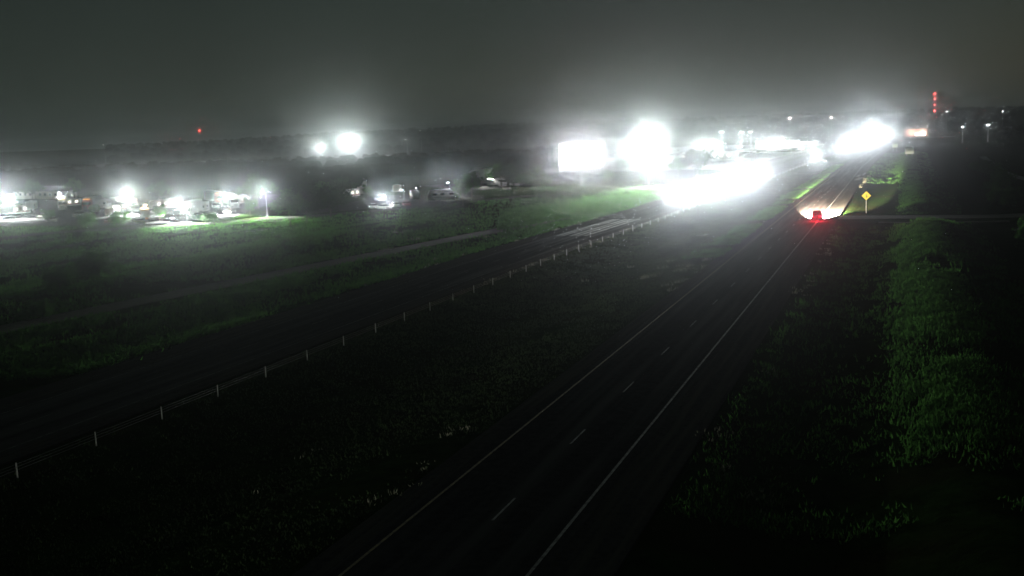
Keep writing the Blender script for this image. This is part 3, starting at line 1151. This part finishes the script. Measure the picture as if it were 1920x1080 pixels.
# eastbound car with its tail lights on
q = G(1532, 413)
ebc = make_car('car', 'black', True, True, True)
ebc['label'] = 'dark car driving away with red tail lights and headlights flooding the road'
ebc['group'] = 'vehicles driving away eastbound'
ebc.location = (q.x, q.y, RZ)
ebc.rotation_euler = (0, 0, math.pi)
for sx in (-.6, .6):
    light('headlight_beam', ebc, (sx, -2.5, .8), 9000e3, (1, .84, .62), .1, 66, (0, -1, -.63), .08)
    light('headlight_beam', ebc, (sx, -2.5, .8), 1800e3, (1, .84, .62), .1, 27, (.1 if sx < 0 else -.1, -1, -.28), .3)
    light('headlight_beam', ebc, (sx, -2.5, .8), 12e3, (1, .84, .62), .1, 90, (0, -1, 0), .3)
    light('tail_glow', ebc, (sx, 2.6, .75), 2600, (1, .004, .025), .08, 150, (0, 1, -.25), .4)
for y, lb in ((760, 'small dark car far ahead on the eastbound road'),):
    o = place(car_dark, (-17 + eb(y), y, RZ), math.pi, lb, 'vehicles driving away eastbound')

# ------------------------------------------------------------------ vehicles in the lots
GL = 'trucks and trailers parked in the lots'
deg = math.radians
PARK = [
    (trl, 14, 402, 70, 'white trailer in the glare at the left edge of the lot'),
    (trl, 60, 395, 75, 'white trailer right of the one in the left edge glare'),
    (semi_r, 22, 388, 80, 'red cab semi truck behind the trailers at the left edge'),
    (semi_w, 118, 395, 75, 'white semi truck behind the flat parked cars left of the green tank'),
    (pick, 150, 408, 60, 'white pickup with its side lit left of the green tank'),
    (car_off, 100, 417, 80, 'cream parked car nearest the grass at the left'),
    (trl_small, 212, 408, 65, 'small cream trailer with blue stripe below the brilliant lamp'),
    (semi_w, 250, 398, 100, 'white semi truck directly beneath the brilliant lamp'),
    (trl_small, 272, 411, 80, 'small cream trailer beside the orange lit post'),
    (car_off, 238, 418, 85, 'cream parked car at the grass below the brilliant lamp'),
    (trl, 322, 392, 85, 'grey lit trailer left of the blinding white truck'),
    (semi_w, 352, 410, 55, 'blinding white semi truck nearest the frontage road'),
    (trl, 378, 400, 60, 'white trailer right of the blinding white truck'),
    (pick, 405, 392, 80, 'white pickup between the blinding truck and the white truck box'),
    (semi_w, 440, 392, 75, 'white semi truck left of the star bright lamp'),
    (trl_lit, 35, 404, 30, 'red striped trailer with lit windows just right of the left edge glare'),
    (car_off, 82, 410, 60, 'cream parked car behind the dark young elm at the left'),
    (trl_lit, 133, 389, 35, 'red striped trailer with lit windows at the back of the white semi trucks'),
    (semi_r, 165, 396, 60, 'red cab semi truck just left of the green tank'),
    (trl, 196, 392, 50, 'white trailer behind the green tank'),
    (trl_lit, 222, 399, 25, 'red striped trailer with lit windows left of the truck under the brilliant lamp'),
    (car_red, 205, 419, 75, 'red parked car at the grass below the green tank'),
    (car_off, 262, 421, 90, 'cream parked car at the grass below the orange lit pump'),
    (pick, 290, 404, 70, 'white pickup right of the orange lit pump'),
    (trl_lit, 300, 394, 40, 'red striped trailer with lit windows left of the grey lit trailer'),
    (pick, 372, 412, 90, 'white pickup on the grass edge right of the blinding truck'),
    (semi_r, 412, 384, 85, 'red cab semi truck behind the white pickup near the truck box'),
    (trl_lit, 455, 384, 45, 'red striped trailer with lit windows left of the star bright lamp'),
    (car_off, 425, 402, 80, 'cream parked car in front of the white semi truck by the star bright lamp'),
    (trl_lit, 660, 372, 40, 'red striped trailer with lit windows right of the dark tree clump'),
    (trl_lit, 778, 376, 70, 'red striped trailer with lit windows hitched left of the motorhome'),
    (pick, 712, 378, 80, 'white pickup behind the low bright lamp'),
    (trl_lit, 925, 350, 40, 'red striped trailer with lit windows in the yard by the tall oak'),
    (car_off, 950, 357, 80, 'cream parked car in front of the white semi truck in the yard'),
    (trl_small, 680, 366, 80, 'small pale trailer at the back left of the motel lot'),
    (trl_small, 745, 362, 60, 'small pale trailer behind the red and white cars'),
    (car_off, 700, 392, 80, 'cream parked car left of the low bright lamp'),
    (car_off, 720, 393, 100, 'cream parked car right beside the low bright lamp'),
    (car_off, 742, 389, 75, 'cream parked car touching the red car'),
    (car_red, 762, 387, 75, 'red parked car right of the cream one'),
    (trl, 905, 346, 70, 'white trailer at the left of the yard by the tall oak'),
    (semi_w, 942, 352, 60, 'white semi truck in the yard left of the tall green oak'),
    (pick, 965, 350, 80, 'white pickup at the foot of the tall green oak'),
]
for pr, px, py, a, lb in PARK:
    q = G(px, py, .14)
    place(pr, (q.x, q.y, .14), deg(38 + (a - 70) * .7) if pr in (semi_w, semi_r) else deg(a) - math.pi / 2 + deg(50), lb, GL)
mh = make_motorhome()
q = G(832, 378, .16)
mh.location = (q.x, q.y, .16)
mh.rotation_euler = (0, 0, deg(-62))
tag(mh, 'long white motorhome with dark stripes under a lamp by the frontage road', 'motorhome', GL)

# headlights burning in the lot
for px, py, P, lb in ((18, 412, 12e3, 'dark car with blazing headlights at the left edge of the lot'), (340, 413, 14e3, 'dark car with blazing headlights at the edge of the lot beside the white truck')):
    q = G(px, py, .13)
    o = place(car_dark, (q.x, q.y, .13), deg(-30), lb, 'cars with headlights burning in the lot')
    light('headlight_beam', o, (0, -2.6, .8), P * 2, (.97, 1, .93), .15, 110, (0, -1, .0))


# round pale green tank on a stand
def tank():
    q = G(178, 404, .13)
    t = thing('storage_tank', 'round pale green tank end on steel legs between the lit trailers', 'tank', (q.x, q.y, .13), deg(20))
    MB().cyl((0, -1.6, 2.0), (0, 1.6, 2.0), 1.1, 1.1, 22).build('body', 'green_tank', t)
    MB().cyl((0, -1.75, 2.0), (0, -1.6, 2.0), .8, 1.1, 22).build('end_cap', 'green_tank', t)
    for x in (-.7, .7):
        for y in (-1.1, 1.1):
            MB().cyl((x, y, 0), (x, y, 1.4), .07, .07, 6).build('leg', 'steel', t)


tank()


def orange_post():
    q = G(275, 411, .13)
    t = thing('fuel_pump', 'orange lit pump post beside the small cream trailer', 'fuel pump', (q.x, q.y, .13), 0)
    MB().box((0, 0, .9), (.7, .5, 1.8), bev=.06).build('cabinet', 'orange', t)
    MB().box((0, -.27, 1.35), (.5, .03, .4)).build('display', 'litwin', t)
    MB().cyl((0, 0, 1.8), (0, 0, 3.6), .07, .05, 8).build('pole', 'steel', t)
    MB().box((0, -.1, 3.65), (.5, .7, .12)).build('lamp_head', 'lamp_warm', t)
    light('pump_light', t, (0, -.3, 3.3), 900, (1, .6, .25), .12)


orange_post()


# ------------------------------------------------------------------ buildings
def shed(name, px, py, wd, dp, ht, label, wall='cream', roof='roof', rz=0.0, z=0.0, cat='building', pitch=.22, lit=2, door=True, Y=None, group=None):
    if Y is None:
        q = G(px, py, z)
    else:
        q = AT(px, py, Y)
    z = hgt(q.x, q.y)
    t = thing(name, label, cat, (q.x, q.y, z), rz, group)
    MB().box((0, 0, ht / 2), (wd, dp, ht)).build('wall', wall, t)
    rf = MB()
    hr = dp * pitch
    rf.prism([(-dp / 2 - .5, ht - .02), (0, ht + hr), (dp / 2 + .5, ht - .02), (dp / 2 + .5, ht - .2), (-dp / 2 - .5, ht - .2)], -wd / 2 - .5, wd / 2 + .5)
    rf.build('roof', roof, t)
    n = max(2, int(wd / 4))
    for i in range(n):
        x = -wd / 2 + (i + .5) * wd / n
        if door and i == n // 2:
            MB().box((x, -dp / 2 - .03, 1.1), (1.1, .06, 2.2)).build('door', 'wood', t)
            continue
        fr = MB().box((x, -dp / 2 - .03, ht * .55), (1.7, .08, 1.3)).build('window_frame', 'white', t)
        MB().box((x, -dp / 2 - .085, ht * .55), (1.4, .04, 1.0)).build('pane', 'litwin' if i < lit else 'glass', fr)
    return t


HB = 'distant houses in the valley'
for px, Y, wd, lb, P in ((310, 1150, 16, 'long low lit roof alone in the dark woods at the left', 30e3), (355, 1500, 12, 'distant house just left of the one below the red beacon', 12e3),
                         (384, 1500, 11, 'distant house below the red beacon', 12e3), (410, 1500, 16, 'distant house with a bright lamp right of the red beacon', 45e3),
                         (560, 1400, 18, 'pale distant house left of the smaller white floodlight', 25e3), (697, 1500, 14, 'white distant house right of the very bright valley floodlight', 60e3),
                         (728, 1500, 16, 'distant house at the left end of the lit field', 50e3), (745, 1520, 12, 'second house from the left at the lit field', 40e3)):
    o = shed('house', px, 290, wd, 9, 3.2, lb, 'white', lit=3, Y=Y, group=HB)
    if P > 20e3:
        ly = light('yard_light', o, (wd * .3, -9, 6.5), P * .25, (.95, 1, .85), .3, 130, (.2, -.5, -1), .4)
    MB().cyl((wd * .3, -8.8, -.3), (wd * .3, -8.8, 7.2), .12, .1, 6).build('lamp_pole', 'steel', o)
for px, Y, P, lb in ((763, 1480, 3e3, 'pale lit pole on the lit field across the valley'), (789, 2000, 1.5e3, 'tiny lamp on the ridge above the lit field'), (752, 2300, 1e3, 'faint lamp on the ridge left of the tiny one'),
                     (195, 1700, 2e3, 'small yellowish lamp alone over the dark left valley')):
    pys = {763: 262, 789: 245, 752: 247, 195: 271}
    lamp_post(px, pys[px], Y, P, lb, size=4 if px == 763 else 2.6, group='lone lamps across the valley', name='yard_lamp')
q0, q1 = AT(735, 283, 1470), AT(805, 281, 1470)
slab('lit_field', [(q0.x, 1440, 0), (q1.x, 1440, 0), (q1.x, 1530, 0), (q0.x, 1530, 0)], hgt(q0.x, 1470) + .9, 'dirt', 1.4)

# motel-like low buildings and yard behind the lots
shed('workshop', 912, 338, 11, 7, 3.6, 'low white roofed workshop left of the tall green oak', 'white', 'white', deg(-20), lit=0)
shed('shed', 668, 352, 7, 5, 2.8, 'small pale shed behind the low bright lamp', 'cream', 'roof', deg(-15), lit=0)
shed('motel', 80, 372, 40, 8, 3.4, 'long low building behind the trailers at the left', 'cream', 'roof', deg(-18), lit=0)


# fuel station
def station():
    q = G(1490, 277)
    t = thing('fuel_station', 'bright white fuel station building beside the highway', 'building', (q.x - 6, q.y, 0), deg(-4))
    MB().box((-8, 0, 3.2), (34, 14, 6.4)).build('wall', 'white', t)
    MB().box((-8, -7.12, 5.4), (34.4, .5, 1.8)).build('fascia', 'cream', t)
    for i in range(7):
        f_ = MB().box((-22 + i * 4.6, -7.05, 2.2), (3.8, .1, 3.0)).build('window', 'grey', t)
        MB().box((-22 + i * 4.6, -7.12, 2.2), (3.4, .05, 2.6)).build('pane', 'litwin', f_)
    MB().box((-8, 0, 6.5), (35, 15, .4)).build('roof', 'grey', t)
    light('shop_light', t, (-8, -11, 5.0), 40e3, (.95, 1, .96), .3)
    q = G(1500, 281)
    t = thing('canopy', 'lit canopy on posts right of the fuel station building', 'canopy', (q.x + 6, q.y - 10, 0), deg(-4))
    MB().box((0, 0, 5.6), (14, 9, 1.1), bev=.1).build('roof', 'white', t)
    MB().box((0, 0, 5.02), (12, 7.4, .06)).build('soffit_lamp', 'litwhite', t)
    for x in (-4.5, 4.5):
        for y in (-3, 3):
            MB().box((x, y, 2.5), (.4, .4, 5)).build('post', 'white', t)
    for x in (-3.5, 3.5):
        MB().box((x, 0, .9), (.9, .6, 1.8), bev=.05).build('pump', 'red', t)
    light('canopy_light', t, (0, 0, 4.6), 40e3, (.95, 1, .97), .5)


station()
o = shed('store', 1330, 290, 30, 14, 5.5, 'white store building lost in the plaza glare', 'white', 'grey', deg(-6), lit=8, Y=600)
q = AT(1718, 243, 1350)
o = thing('diner', 'reddish low building with a lit front right of the distant headlights', 'building', (q.x, 1350, hgt(q.x, 1350)), deg(-5))
MB().box((0, 0, 4.5), (26, 10, 9)).build('wall', 'brick', o)
MB().box((0, 0, 9.2), (27, 11, .5)).build('roof', 'roof', o)
MB().box((5, -5.1, 2.4), (11, .2, 2.2)).build('window', 'litwin', o)
MB().box((5, -6.2, 4.9), (15, 2.4, .4)).build('awning', 'white', o)
light('front_light', o, (-5, -9, 6), 6e3, (1, .9, .85), .4)
light('front_light', o, (7, -9, 5), 9e3, (1, .9, .85), .4)


# overpass carrying the cross road beyond
q = [AT(1655, 258, 1250), AT(1735, 249, 1250)]
path('cross_road', [(q[0].x, 1240), (q[0].x + 20, 1242), (q[1].x, 1246), (q[1].x + 30, 1250)], 12, .3, 'concrete')


# ------------------------------------------------------------------ radio masts with beacons
def mast(px, tops, Y, label, m='beacon', rr=1.1):
    ps = [AT(px, py, Y) for py in tops]
    x = ps[0].x
    z0 = hgt(x, Y)
    t = thing('radio_mast', label, 'radio mast', (x, Y, z0), 0, 'radio masts on the horizon')
    ht = ps[0].z - z0
    b_ = MB()
    r_ = .5
    P3 = [(r_ * math.cos(a), r_ * math.sin(a)) for a in (0, 2.094, 4.189)]
    for px_, py_ in P3:
        b_.cyl((px_, py_, -1), (px_, py_, ht), .06, .06, 4)
    n = int(ht / 3)
    for i in range(n):
        for k_ in range(3):
            a, c = P3[k_], P3[(k_ + 1) % 3]
            b_.cyl((a[0], a[1], ht * i / n), (c[0], c[1], ht * (i + 1) / n), .035, .035, 3)
    b_.build('lattice', 'steel', t)
    for p in ps:
        MB().blob((0, 0, p.z - z0 + .4), rr, 1, 6, 10, 0).build('beacon', m, t)
    return t


mast(1753, (176, 197, 186, 208), 2100, 'tall radio mast with a column of red beacons right of the highway', rr=.8)
mast(374, (245,), 2300, 'radio mast with one red beacon on the left horizon', rr=1.4)
mast(1481, (222,), 2300, 'radio mast with a pale beacon left of its reddish neighbour', 'beacon_pale', 1.3)
mast(1559, (221,), 2300, 'radio mast with a pinkish beacon right of the pale one', 'beacon_pale', 1.3)
for px, py, lb in ((1775, 209, 'tiny white lamp on the right ridge nearest the red mast'), (1880, 209, 'tiny white lamp at the far right end of the ridge')):
    p = AT(px, py, 2100)
    t = thing('ridge_lamp', lb, 'lamp post', (p.x, 2100, hgt(p.x, 2100)), 0, 'tiny lamps on the right ridge')
    MB().cyl((0, 0, -1), (0, 0, p.z - hgt(p.x, 2100)), .25, .2, 6).build('pole', 'steel', t)
    MB().blob((0, 0, p.z - hgt(p.x, 2100)), .55, 1, 5, 8, 0).build('lens', 'lamp', t)
